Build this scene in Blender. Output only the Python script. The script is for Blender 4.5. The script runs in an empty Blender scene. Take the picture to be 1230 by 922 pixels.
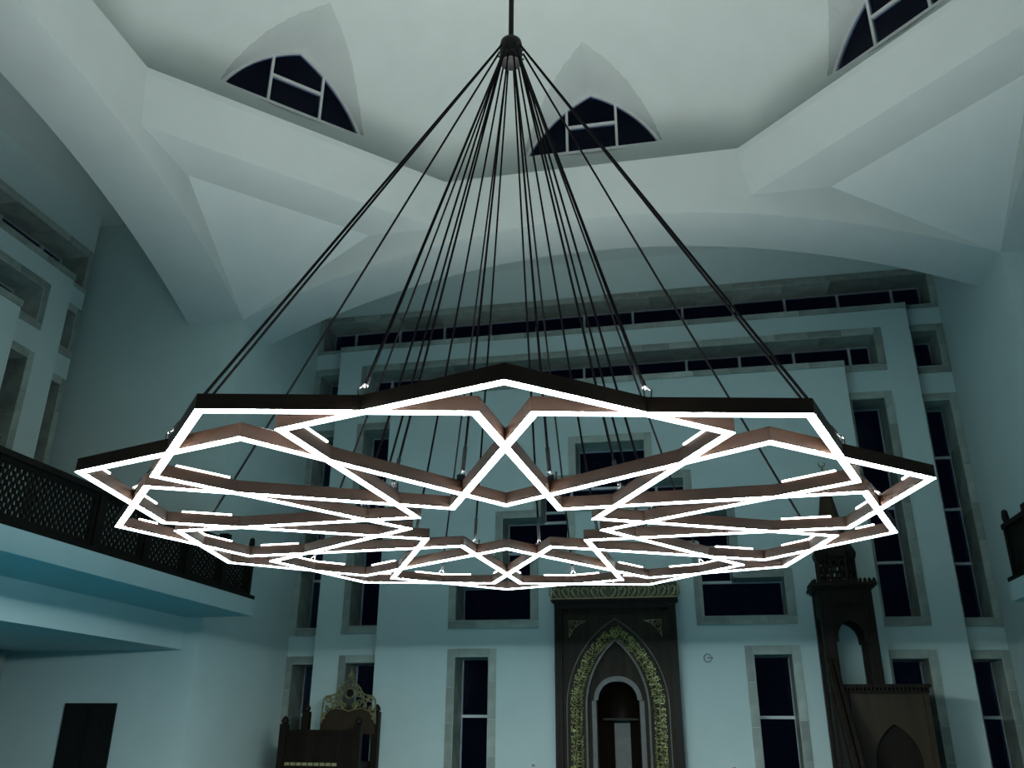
import bpy, bmesh, math, random
from mathutils import Vector, Matrix

# ------------------------------------------------------------------ camera, world, exposure
sc = bpy.context.scene
COL = sc.collection
S = 4.0          # metres per building unit (the chandelier's radius is one unit)
EYE = 1.6        # the camera stands on the floor at eye height; z = 0 in units is eye height
def V(x, y, z):
    return Vector((x * S, y * S, z * S + EYE))

cam_data = bpy.data.cameras.new('camera')
cam = bpy.data.objects.new('camera', cam_data)
COL.objects.link(cam)
cam_data.sensor_fit = 'HORIZONTAL'
cam_data.sensor_width = 36.0
cam_data.lens = 1022.5 / 1230 * 36.0
cam_data.clip_start = 0.05
cam_data.clip_end = 500
PITCH, ROLL, YAW = 0.3874, 0.0074, math.radians(11.5)
_F = Vector((0, math.cos(PITCH), math.sin(PITCH)))
_U = Vector((0, -math.sin(PITCH), math.cos(PITCH)))
_R = Vector((1, 0, 0))
_R2 = _R * math.cos(ROLL) + _U * math.sin(ROLL)
_U2 = -_R * math.sin(ROLL) + _U * math.cos(ROLL)
_rz = Matrix.Rotation(YAW, 3, 'Z')
_m = Matrix((_rz @ _R2, _rz @ _U2, -(_rz @ _F))).transposed()
cam.matrix_world = Matrix.Translation(V(0.4146, -2.127, 0)) @ _m.to_4x4()
sc.camera = cam

world = bpy.data.worlds.new('night')
sc.world = world
world.use_nodes = True
world.node_tree.nodes['Background'].inputs[0].default_value = (0.09, 0.14, 0.36, 1)
world.node_tree.nodes['Background'].inputs[1].default_value = 0.009

sc.view_settings.view_transform = 'Standard'
sc.view_settings.look = 'None'
sc.view_settings.gamma = 1
sc.view_settings.use_curve_mapping = False
sc.view_settings.exposure = 0.0
LED_EDGE = 165.0                   # strength of the opal edges of the downlight strips
LED_WIDE = 34.0                    # watts per bar of the wide lamp added to lift the walls
LED_DOWN, LED_UP, LED_SIDE = 7.0, 24.0, 14.0   # strengths: downlight strips, uplight watts per bar, glow of the uplight strips      # strength of the chandelier's own light strips

# ------------------------------------------------------------------ materials
def new_mat(name):
    m = bpy.data.materials.new(name)
    m.use_nodes = True
    nt = m.node_tree
    return m, nt, nt.nodes['Principled BSDF']

def noise_mat(name, c1, c2, rough=0.6, scale=4.0, detail=4, stretch=(1, 1, 1), metallic=0.0, bump=0.0, per_object=0.0, spec=0.5):
    m, nt, b = new_mat(name)
    tc = nt.nodes.new('ShaderNodeTexCoord')
    mp = nt.nodes.new('ShaderNodeMapping')
    mp.inputs['Scale'].default_value = stretch
    nz = nt.nodes.new('ShaderNodeTexNoise')
    nz.inputs['Scale'].default_value = scale
    nz.inputs['Detail'].default_value = detail
    rp = nt.nodes.new('ShaderNodeValToRGB')
    rp.color_ramp.elements[0].color = (*c1, 1)
    rp.color_ramp.elements[1].color = (*c2, 1)
    rp.color_ramp.elements[0].position = 0.3
    rp.color_ramp.elements[1].position = 0.7
    L = nt.links.new
    L(tc.outputs['Object'], mp.inputs[0]); L(mp.outputs[0], nz.inputs['Vector'])
    L(nz.outputs['Fac'], rp.inputs[0])
    out = rp.outputs[0]
    if per_object:
        oi = nt.nodes.new('ShaderNodeObjectInfo')
        mr = nt.nodes.new('ShaderNodeMapRange')
        mr.inputs['To Min'].default_value = 1 - per_object
        mr.inputs['To Max'].default_value = 1 + per_object
        mx = nt.nodes.new('ShaderNodeVectorMath'); mx.operation = 'SCALE'
        L(oi.outputs['Random'], mr.inputs['Value'])
        L(out, mx.inputs[0]); L(mr.outputs[0], mx.inputs['Scale'])
        out = mx.outputs[0]
    L(out, b.inputs['Base Color'])
    b.inputs['Roughness'].default_value = rough
    b.inputs['Metallic'].default_value = metallic
    b.inputs['Specular IOR Level'].default_value = spec
    if bump:
        bp = nt.nodes.new('ShaderNodeBump')
        bp.inputs['Strength'].default_value = bump
        bp.inputs['Distance'].default_value = 0.01
        L(nz.outputs['Fac'], bp.inputs['Height']); L(bp.outputs[0], b.inputs['Normal'])
    return m

CEIL = noise_mat('ceiling_paint', (0.455, 0.50, 0.49), (0.48, 0.525, 0.515), 0.75, 1.5, 3, bump=0.05, spec=0.2)
WALL = noise_mat('wall_paint', (0.455, 0.545, 0.53), (0.48, 0.57, 0.555), 0.75, 1.5, 3, bump=0.05, spec=0.2)  # tinted greener than the ceiling, so the colour carries the walls' teal light
STONE = noise_mat('grey_marble', (0.19, 0.22, 0.19), (0.33, 0.37, 0.33), 0.45, 2.5, 6, bump=0.05, per_object=0.28)
CARPET = noise_mat('turquoise_carpet', (0.0005, 0.083, 0.128), (0.0008, 0.12, 0.175), 0.95, 30, 4, bump=0.3, spec=0.05)
FRAME = noise_mat('white_frame', (0.50, 0.52, 0.52), (0.56, 0.58, 0.58), 0.35, 5, 2)
WOOD = noise_mat('dark_carved_wood', (0.0065, 0.004, 0.0024), (0.014, 0.0085, 0.005), 0.5, 6, 6, (1, 1, 0.12), bump=0.15, spec=0.15)
MOULD2 = noise_mat('pale_wood_moulding', (0.034, 0.029, 0.021), (0.050, 0.042, 0.031), 0.5, 6, 4, bump=0.1)  # wood a little lighter than the panels
DARKGOLD = noise_mat('shaded_gilding', (0.045, 0.040, 0.018), (0.075, 0.066, 0.03), 0.5, 12, 4, bump=0.1)  # crown backing coloured dark, as shade behind the carving
CROWN = noise_mat('crown_gilding', (0.24, 0.21, 0.10), (0.36, 0.32, 0.16), 0.45, 12, 4, metallic=0.2, bump=0.1)  # brighter gilding, the carving's lit relief put into the colour
WOOD2 = noise_mat('grey_brown_wood', (0.016, 0.0118, 0.0072), (0.027, 0.0205, 0.0125), 0.6, 6, 6, (1, 1, 0.12), bump=0.15, spec=0.12)
WOOD3 = noise_mat('warm_brown_wood', (0.022, 0.012, 0.005), (0.036, 0.020, 0.008), 0.5, 6, 6, (1, 1, 0.12), bump=0.15, spec=0.3)
MOULD = noise_mat('grey_moulding', (0.060, 0.056, 0.052), (0.085, 0.080, 0.074), 0.5, 6, 4, bump=0.1)
GOLD = noise_mat('gilding', (0.12, 0.108, 0.05), (0.24, 0.215, 0.10), 0.45, 12, 4, metallic=0.35, bump=0.1)
CALLI = noise_mat('gold_lettering', (0.22, 0.23, 0.065), (0.34, 0.34, 0.11), 0.4, 12, 3, metallic=0.2)
BRONZE = noise_mat('brown_bronze', (0.036, 0.0135, 0.0075), (0.054, 0.021, 0.012), 0.5, 3, 4, metallic=0.0, spec=0.2)
BLACK = noise_mat('black_metal', (0.004, 0.004, 0.005), (0.007, 0.007, 0.008), 0.5, 5, 2, spec=0.15)
CABLE = noise_mat('black_cable', (0.002, 0.002, 0.0025), (0.004, 0.004, 0.0045), 0.7, 40, 2, spec=0.03)
STEEL = noise_mat('steel', (0.10, 0.10, 0.10), (0.15, 0.15, 0.15), 0.45, 8, 2, metallic=0.9)
BALUS = noise_mat('black_brown_screen', (0.005, 0.004, 0.003), (0.009, 0.007, 0.005), 0.6, 6, 4, spec=0.12)
DOORM = noise_mat('black_door', (0.006, 0.006, 0.006), (0.010, 0.009, 0.009), 0.6, 4, 3, (1, 1, 0.2), spec=0.2)
SOCK = noise_mat('grey_plastic', (0.16, 0.17, 0.17), (0.22, 0.23, 0.23), 0.4, 4, 2)

def emit_mat(name, col, strength):
    m = bpy.data.materials.new(name); m.use_nodes = True
    nt = m.node_tree
    for n in list(nt.nodes): nt.nodes.remove(n)
    e = nt.nodes.new('ShaderNodeEmission'); o = nt.nodes.new('ShaderNodeOutputMaterial')
    e.inputs[0].default_value = (*col, 1); e.inputs[1].default_value = strength
    nt.links.new(e.outputs[0], o.inputs[0])
    return m
LED = emit_mat('led_diffuser', (0.73, 0.94, 1.02), LED_DOWN)
LEDEDGE = emit_mat('led_opal_edge', (0.74, 0.96, 1.0), LED_EDGE)
LEDSIDE = emit_mat('led_uplight_side', (0.97, 1.0, 0.95), LED_SIDE)

def glass_mat():
    m = bpy.data.materials.new('window_glass'); m.use_nodes = True
    nt = m.node_tree
    for n in list(nt.nodes): nt.nodes.remove(n)
    t = nt.nodes.new('ShaderNodeBsdfTransparent'); t.inputs[0].default_value = (0.72, 0.78, 0.9, 1)
    g = nt.nodes.new('ShaderNodeBsdfGlossy'); g.inputs['Roughness'].default_value = 0.03
    f = nt.nodes.new('ShaderNodeFresnel'); f.inputs[0].default_value = 1.13
    x = nt.nodes.new('ShaderNodeMixShader'); o = nt.nodes.new('ShaderNodeOutputMaterial')
    L = nt.links.new
    L(f.outputs[0], x.inputs[0]); L(t.outputs[0], x.inputs[1]); L(g.outputs[0], x.inputs[2]); L(x.outputs[0], o.inputs[0])
    return m
GLASS = glass_mat()

# ------------------------------------------------------------------ mesh helpers (coordinates in units)
class MB:
    def __init__(self): self.v = []; self.f = []
    def add(self, vs, fs):
        o = len(self.v); self.v += [tuple(p) for p in vs]; self.f += [tuple(i + o for i in f) for f in fs]
    def box(self, x0, x1, y0, y1, z0, z1):
        self.add([(x0,y0,z0),(x1,y0,z0),(x1,y1,z0),(x0,y1,z0),(x0,y0,z1),(x1,y0,z1),(x1,y1,z1),(x0,y1,z1)],
                 [(0,3,2,1),(4,5,6,7),(0,1,5,4),(1,2,6,5),(2,3,7,6),(3,0,4,7)])
        return self
    def prism(self, poly, a, b, axis='y'):
        """extrude a 2D outline; axis y: (x,z) outline, axis z: (x,y), axis x: (y,z)"""
        n = len(poly)
        mk = {'y': lambda p, t: (p[0], t, p[1]), 'z': lambda p, t: (p[0], p[1], t), 'x': lambda p, t: (t, p[0], p[1])}[axis]
        vs = [mk(p, a) for p in poly] + [mk(p, b) for p in poly]
        fs = [tuple(range(n)), tuple(range(2*n-1, n-1, -1))] + [(i, n+i, n+(i+1)%n, (i+1)%n) for i in range(n)]
        self.add(vs, fs); return self
    def band(self, inner, outer, a, b, closed=False):
        """solid between two outlines of equal length in the (x,z) plane, from y=a to y=b"""
        n = len(inner)
        vs = [(p[0],a,p[1]) for p in inner] + [(p[0],a,p[1]) for p in outer] + [(p[0],b,p[1]) for p in inner] + [(p[0],b,p[1]) for p in outer]
        fs = []
        for i in range(n if closed else n-1):
            j = (i+1) % n
            fs += [(i,j,n+j,n+i), (2*n+i,3*n+i,3*n+j,2*n+j), (i,2*n+i,2*n+j,j), (n+i,n+j,3*n+j,3*n+i)]
        if not closed:
            fs += [(0,n,3*n,2*n), (n-1,3*n-1,4*n-1,2*n-1)]
        self.add(vs, fs); return self
    def tube(self, pts, r, n=6, cap=True):
        pts = [Vector(p) for p in pts]; rs = r if isinstance(r, (list, tuple)) else [r]*len(pts)
        vs, fs = [], []
        for i, p in enumerate(pts):
            t = (pts[min(i+1, len(pts)-1)] - pts[max(i-1, 0)]).normalized()
            u = t.orthogonal().normalized() if i == 0 else (u - t*u.dot(t)).normalized()
            w = t.cross(u)
            for k in range(n):
                an = 2*math.pi*k/n
                vs.append(p + (u*math.cos(an) + w*math.sin(an))*rs[i])
        for i in range(len(pts)-1):
            for k in range(n):
                a, b = i*n+k, i*n+(k+1)%n
                fs.append((a, b, b+n, a+n))
        if cap:
            fs.append(tuple(range(n-1, -1, -1))); fs.append(tuple(range((len(pts)-1)*n, len(pts)*n)))
        self.add(vs, fs); return self
    def lathe(self, prof, n=24, cx=0, cy=0, phase=0.0):
        vs, fs = [], []
        for r, z in prof:
            for k in range(n):
                a = 2*math.pi*k/n + phase
                vs.append((cx + r*math.cos(a), cy + r*math.sin(a), z))
        for i in range(len(prof)-1):
            for k in range(n):
                a, b = i*n+k, i*n+(k+1)%n
                fs.append((a, b, b+n, a+n))
        fs.append(tuple(range(n-1, -1, -1))); fs.append(tuple(range((len(prof)-1)*n, len(prof)*n)))
        self.add(vs, fs); return self
    def mesh(self, name, mat, smooth=None):
        me = bpy.data.meshes.new(name)
        me.from_pydata([(x*S, y*S, z*S) for x, y, z in self.v], [], self.f)
        bm = bmesh.new(); bm.from_mesh(me)
        bmesh.ops.recalc_face_normals(bm, faces=bm.faces)
        bm.to_mesh(me); bm.free()
        if mat: me.materials.append(mat)
        if smooth is not None:
            for p in me.polygons: p.use_smooth = True
            me.set_sharp_from_angle(angle=math.radians(smooth))
        return me
    def build(self, name, mat, parent=None, smooth=None):
        return link(name, self.mesh(name, mat, smooth), parent)

def link(name, me, parent=None, loc=(0, 0, 0), at=None):
    o = bpy.data.objects.new(name, me)
    COL.objects.link(o)
    if parent is not None:
        o.parent = parent
        o.location = (loc[0]*S, loc[1]*S, loc[2]*S)
    else:
        o.location = V(*(at or (0, 0, 0)))
    return o

def root(name, at=(0, 0, 0), rotz=0.0):
    o = bpy.data.objects.new(name, None)
    o.empty_display_size = 0.2
    COL.objects.link(o); o.location = V(*at); o.rotation_euler = (0, 0, rotz)
    return o

def tag(o, label=None, cat=None, group=None, kind=None):
    if label: o['label'] = label
    if cat: o['category'] = cat
    if group: o['group'] = group
    if kind: o['kind'] = kind
    return o

def struct(o): o['kind'] = 'structure'; return o

_box_cache = {}
def slab(name, mat, parent, x0, x1, y0, y1, z0, z1):
    """a box as an object of its own; alike boxes share one mesh"""
    key = (name, mat.name, round(x1-x0, 4), round(y1-y0, 4), round(z1-z0, 4))
    me = _box_cache.get(key)
    if me is None:
        hx, hy, hz = (x1-x0)/2, (y1-y0)/2, (z1-z0)/2
        me = _box_cache[key] = MB().box(-hx, hx, -hy, hy, -hz, hz).mesh(name, mat)
    return link(name, me, parent, ((x0+x1)/2, (y0+y1)/2, (z0+z1)/2))

def pointed(a, zs, za, n=10, cx=0.0):
    """pointed arch outline from (-a,zs) over the apex to (a,zs)"""
    h = za - zs
    r = (a*a + h*h) / (2*a)
    th = math.atan2(h, r - a)
    R = [(cx + (a - r) + r*math.cos(th*i/n), zs + r*math.sin(th*i/n)) for i in range(n+1)]
    Lf = [(2*cx - x, z) for x, z in R]
    return Lf[:-1] + R[::-1]

def lancet(a, z0, za, n=10, bulge=0.085, cx=0.0):
    """pointed arch of two shallow arcs that meet the sill at an angle"""
    h = za - z0; ch = math.hypot(a, h)
    nx, nz = h/ch, a/ch
    R_ = [(cx + a*(1-t) + nx*ch*bulge*4*t*(1-t), z0 + h*t + nz*ch*bulge*4*t*(1-t)) for t in (i/n for i in range(n+1))]
    return [(2*cx - x, z) for x, z in R_][:-1] + R_[::-1]

rnd = random.Random(7)

# ------------------------------------------------------------------ floor, shell and corner piers
Q = 2.13         # half side of the square under the dome
W3 = 3.2         # distance of the outer wall faces
FL = -0.4        # floor
struct(MB().box(-3.7, 3.7, -3.7, 3.7, FL-0.05, FL).build('floor', CARPET))
struct(MB().box(-Q, Q, -3.4, -3.2, FL, 3.3).build('wall_front', WALL))
struct(MB().box(W3, 3.4, -Q, Q, FL, 3.3).build('wall_right', WALL))
for sx, sy, nm in ((1, 1, 'wall_back_right'), (-1, 1, 'wall_back_left'), (1, -1, 'wall_front_right'), (-1, -1, 'wall_front_left')):
    xs = sorted((sx*Q, sx*3.6)); ys = sorted((sy*Q, sy*3.6))
    struct(MB().box(xs[0], xs[1], ys[0], ys[1], FL, 3.3).build(nm, WALL))

# door in the end wall under the left balcony
d = struct(root('door_1', (-2.695, Q, FL)))
MB().box(-0.15, 0.15, -0.012, 0.001, 0, 0.522).box(-0.15, 0.15, -0.012, 0.001, 0.522, 0.523).build('door_frame', DOORM, d)
for x0, x1 in ((-0.138, -0.003), (0.003, 0.138)):
    lf = MB().box(x0, x1, -0.018, -0.011, 0.0, 0.508)
    for z0, z1 in ((0.03, 0.23), (0.26, 0.48)):
        lf.box(x0+0.02, x1-0.02, -0.021, -0.017, z0, z1)
    lf.build('door_leaf', DOORM, d)

# ------------------------------------------------------------------ ceiling: arches, squinches, dome with lunettes
ceil = struct(root('ceiling', (0, 0, 0)))
RIM = 3.12
def arch_z(x):
    Rr = (2.13**2 + 0.47**2) / (2*0.47)
    return 2.79 - (Rr - math.sqrt(Rr*Rr - x*x))
AN = 40
curve = [(-Q + 2*Q*i/AN, 0) for i in range(AN+1)]
curve = [(x, arch_z(x)) for x, _ in curve]
arch_me = MB().band(curve, [(x, RIM) for x, _ in curve], Q, Q+0.37).mesh('arch', CEIL, 30)
for k in range(4):
    o = link('arch', arch_me, ceil); o.rotation_euler = (0, 0, k*math.pi/2)
tq = Q*math.tan(math.pi/8)
zq = 2.83
m = MB()
m.add([(tq,Q,RIM),(Q,tq,RIM),(Q,Q,RIM),(0.925,Q,zq),(Q,0.925,zq),(1.36,Q,zq),(Q,1.36,zq),(Q,Q,2.32)],
      [(0,1,4,3),(3,4,6,5),(5,6,7),(0,3,5,7,2),(1,2,7,6,4),(0,2,1)])
sq_me = m.mesh('squinch', CEIL)
for k in range(4):
    o = link('squinch', sq_me, ceil); o.rotation_euler = (0, 0, k*math.pi/2)
# plate with the octagonal opening, which is also the ceiling of the window bays
octo = [(Q/math.cos(math.pi/8)*math.cos(math.pi/8 + k*math.pi/4), Q/math.cos(math.pi/8)*math.sin(math.pi/8 + k*math.pi/4)) for k in range(8)]
outer = []
for x, y in octo:
    s_ = 3.6/max(abs(x), abs(y)); outer.append((x*s_, y*s_))
pm = MB()
ov = [(x, y, RIM) for x, y in octo] + [(x, y, RIM) for x, y in outer] + [(x, y, RIM+0.04) for x, y in octo] + [(x, y, RIM+0.04) for x, y in outer]
of = []
for i in range(8):
    j = (i+1) % 8
    of += [(i, j, 8+j, 8+i), (16+i, 24+i, 24+j, 16+j), (i, 16+i, 16+j, j), (8+i, 8+j, 24+j, 24+i)]
pm.add(ov, of)
cx_ = 3.6
for sx in (1, -1):
    for sy in (1, -1):
        pm.add([(sx*cx_, sy*cx_, RIM), (sx*cx_, sy*3.6*math.tan(math.pi/8), RIM), (sx*3.6*math.tan(math.pi/8), sy*cx_, RIM),
                (sx*cx_, sy*cx_, RIM+0.04), (sx*cx_, sy*3.6*math.tan(math.pi/8), RIM+0.04), (sx*3.6*math.tan(math.pi/8), sy*cx_, RIM+0.04)], [(0,1,2),(3,5,4),(0,3,4,1),(1,4,5,2),(2,5,3,0)])
pm.build('ceiling_plate', CEIL, ceil)

SP, RD, HD = 3.553, 2.52, 0.86       # springing, radius and rise of the dome
blk = MB().lathe([(2.585, RIM+0.03), (2.585, SP+HD+0.3)], 64).mesh('dome', CEIL)
prof = [(RD, RIM), (RD, SP)] + [(RD*math.cos(math.pi/2*i/28), SP + HD*math.sin(math.pi/2*i/28)) for i in range(1, 28)] + [(0.02, SP+HD)]
void = MB().lathe(prof, 96).mesh('dome_void', CEIL)
WA, WT = 0.46, 0.48              # window half width and rise
OUT = RD + 0.0
win_arch = lancet(WA, SP, SP+WT, 12)
tun = MB()
FT = [0, .04, .28, .48, .69, .86, 1.0]             # where the lunette meets the dome, from sill to apex
XT = [.46, .455, .42, .36, .27, .155, 0.0]
YT = [2.475, 2.475, 2.44, 2.38, 2.29, 2.17, 2.06]
def lerp_tab(f, T):
    for i in range(len(FT)-1):
        if f <= FT[i+1]: return T[i] + (T[i+1]-T[i])*(f-FT[i])/(FT[i+1]-FT[i])
    return T[-1]
def tunnel(mb):
    n = len(win_arch); rows = [[], [], []]
    for x, z in win_arch:
        f = min(1.0, (z-SP)/WT)
        po = Vector((x, OUT-0.004, z))
        pd = Vector((math.copysign(lerp_tab(f, XT), x), lerp_tab(f, YT), SP + 0.5*f))
        rows[0].append(Vector((x*2.5, 3.2, SP - 0.5 + (z-SP)*3.0))); rows[1].append(po); rows[2].append(po + (pd-po)*1.6)
    vs = rows[0] + rows[1] + rows[2] + [Vector((0, 3.2, SP+0.15)), Vector((0, 1.95, SP+0.15))]
    fs = []
    for q in (0, n):
        for i in range(n):
            j = (i+1) % n
            fs += [(q+i, q+n+i, q+n+j), (q+i, q+n+j, q+j)]
    for i in range(n):
        j = (i+1) % n
        fs += [(i, j, 3*n), (2*n+j, 2*n+i, 3*n+1)]
    mb.add(vs, fs)
tunnel(tun)
tun_me = tun.mesh('tunnel', CEIL)
dome = link('dome', blk, ceil)
tools = [link('void', void)]
for k in range(8):
    t_ = link('tunnel', tun_me); t_.rotation_euler = (0, 0, k*math.pi/4); tools.append(t_)
for t_ in tools:
    mo = dome.modifiers.new('cut', 'BOOLEAN'); mo.operation = 'DIFFERENCE'; mo.solver = 'EXACT'; mo.object = t_
bpy.context.view_layer.update()
dg = bpy.context.evaluated_depsgraph_get()
me2 = bpy.data.meshes.new_from_object(dome.evaluated_get(dg))
dome.modifiers.clear(); dome.data = me2
if not me2.materials: me2.materials.append(CEIL)
for p in me2.polygons: p.use_smooth = True
me2.set_sharp_from_angle(angle=math.radians(28))
for t_ in tools: bpy.data.objects.remove(t_)

# ------------------------------------------------------------------ windows
win_no = [0]
def new_window(at, rotz):
    win_no[0] += 1
    return struct(root(f'window_{win_no[0]}', at, rotz))

def in_any(rects, x, z): return any(r[0] < x < r[1] and r[2] < z < r[3] for r in rects)

def grid(rects, bounds):
    xs = sorted({round(min(max(v, bounds[0]), bounds[1]), 5) for r in rects+[bounds] for v in r[:2]})
    zs = sorted({round(min(max(v, bounds[2]), bounds[3]), 5) for r in rects+[bounds] for v in r[2:]})
    return xs, zs

def holed(mb, bounds, holes, y0, y1):
    """wall layer with rectangular holes"""
    xs, zs = grid(holes, bounds)
    nx, nz = len(xs)-1, len(zs)-1
    full = lambda i, j: 0 <= i < nx and 0 <= j < nz and not in_any(holes, (xs[i]+xs[i+1])/2, (zs[j]+zs[j+1])/2)
    for i in range(nx):
        for j in range(nz):
            if not full(i, j): continue
            a, b, c, e = xs[i], xs[i+1], zs[j], zs[j+1]
            mb.add([(a,y0,c),(b,y0,c),(b,y0,e),(a,y0,e)], [(0,1,2,3)])
            mb.add([(a,y1,c),(b,y1,c),(b,y1,e),(a,y1,e)], [(3,2,1,0)])
            if not full(i-1, j): mb.add([(a,y0,c),(a,y0,e),(a,y1,e),(a,y1,c)], [(0,1,2,3)])
            if not full(i+1, j): mb.add([(b,y0,c),(b,y1,c),(b,y1,e),(b,y0,e)], [(0,1,2,3)])
            if not full(i, j-1): mb.add([(a,y0,c),(a,y1,c),(b,y1,c),(b,y0,c)], [(0,1,2,3)])
            if not full(i, j+1): mb.add([(a,y0,e),(b,y0,e),(b,y1,e),(a,y1,e)], [(0,1,2,3)])

def pieces(a, b, step):
    """cut a length into slabs of slightly uneven size"""
    n = max(1, round((b-a)/step))
    cut = [a] + [a + (b-a)*(k + rnd.uniform(-.12, .12))/n for k in range(1, n)] + [b]
    return list(zip(cut[:-1], cut[1:]))

def stone_surround(w, org, rects, yf, yg, fw, clip):
    """marble band round an opening made of rectangles, and the marble lining of its reveal"""
    dil = [(r[0]-fw, r[1]+fw, r[2]-fw, r[3]+fw) for r in rects]
    xs, zs = grid(dil+rects, clip)
    nx, nz = len(xs)-1, len(zs)-1
    on = [[in_any(dil, (xs[i]+xs[i+1])/2, (zs[j]+zs[j+1])/2) and not in_any(rects, (xs[i]+xs[i+1])/2, (zs[j]+zs[j+1])/2) for j in range(nz)] for i in range(nx)]
    used = set()
    for j in range(nz):
        for i in range(nx):
            if not on[i][j] or (i, j) in used: continue
            i2 = i
            while i2+1 < nx and on[i2+1][j] and (i2+1, j) not in used: i2 += 1
            j2 = j
            while j2+1 < nz and on[i][j2+1] and (i, j2+1) not in used: j2 += 1
            if xs[i2+1]-xs[i] >= zs[j2+1]-zs[j]: cells = [(k, j) for k in range(i, i2+1)]; hor = True
            else: cells = [(i, k) for k in range(j, j2+1)]; hor = False
            used.update(cells)
            a, b = (xs[cells[0][0]], xs[cells[-1][0]+1]) if hor else (zs[cells[0][1]], zs[cells[-1][1]+1])
            for p, q in pieces(a, b, 0.21):
                g = 0.0012
                if hor: slab('stone_slab', STONE, w, p+g-org[0], q-g-org[0], yf-0.007-org[1], yf+0.002-org[1], zs[j]-org[2], zs[j+1]-org[2])
                else: slab('stone_slab', STONE, w, xs[i]-org[0], xs[i+1]-org[0], yf-0.007-org[1], yf+0.002-org[1], p+g-org[2], q-g-org[2])
    # lining
    xs, zs = grid(rects, (min(r[0] for r in rects), max(r[1] for r in rects), min(r[2] for r in rects), max(r[3] for r in rects)))
    nx, nz = len(xs)-1, len(zs)-1
    inn = lambda i, j: 0 <= i < nx and 0 <= j < nz and in_any(rects, (xs[i]+xs[i+1])/2, (zs[j]+zs[j+1])/2)
    th = 0.006; y0, y1 = yf-0.007-org[1], yg-org[1]
    def run(flags, coords):
        res, st = [], None
        for k, fl in enumerate(flags + [False]):
            if fl and st is None: st = k
            if not fl and st is not None: res.append((coords[st], coords[k])); st = None
        return res
    for i in range(nx):
        for side, x0, x1 in ((-1, xs[i], xs[i]+th), (1, xs[i+1]-th, xs[i+1])):
            for a, b in run([inn(i, j) and not inn(i+side, j) for j in range(nz)], zs):
                for p, q in pieces(a, b, 0.30):
                    slab('reveal_slab', STONE, w, x0-org[0], x1-org[0], y0, y1, p+0.001-org[2], q-0.001-org[2])
    for j in range(nz):
        for side, z0, z1 in ((-1, zs[j], zs[j]+th), (1, zs[j+1]-th, zs[j+1])):
            for a, b in run([inn(i, j) and not inn(i, j+side) for i in range(nx)], xs):
                for p, q in pieces(a, b, 0.30):
                    slab('reveal_slab', STONE, w, p+0.001-org[0], q-0.001-org[0], y0, y1, z0-org[2], z1-org[2])

def glazing(w, org, rects, yg, xm=(), zm=(), t=0.008):
    """white frame bars and one glass pane per light"""
    fr = MB()
    for r in rects:
        xs = [r[0]] + [v for v in xm if r[0]+0.02 < v < r[1]-0.02] + [r[1]]
        zs = [r[2]] + [v for v in zm if r[2]+0.02 < v < r[3]-0.02] + [r[3]]
        X0, X1, Z0, Z1 = (v - o for v, o in zip((xs[0], xs[-1], zs[0], zs[-1]), (org[0], org[0], org[2], org[2])))
        y0, y1 = yg-org[1]-0.014, yg-org[1]+0.012
        for v in xs:
            a = v-org[0]; fr.box(max(a-t, X0), min(a+t, X1), y0, y1, Z0, Z1)
        for v in zs:
            a = v-org[2]; fr.box(X0, X1, y0+0.001, y1-0.001, max(a-t, Z0), min(a+t, Z1))
        for p, q in zip(xs[:-1], xs[1:]):
            for a, b in zip(zs[:-1], zs[1:]):
                slab('glass_pane', GLASS, w, p+0.003-org[0], q-0.003-org[0], yg-0.0015-org[1], yg+0.0015-org[1], a+0.003-org[2], b-0.003-org[2])
    fr.build('window_frame', FRAME, w)

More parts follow.
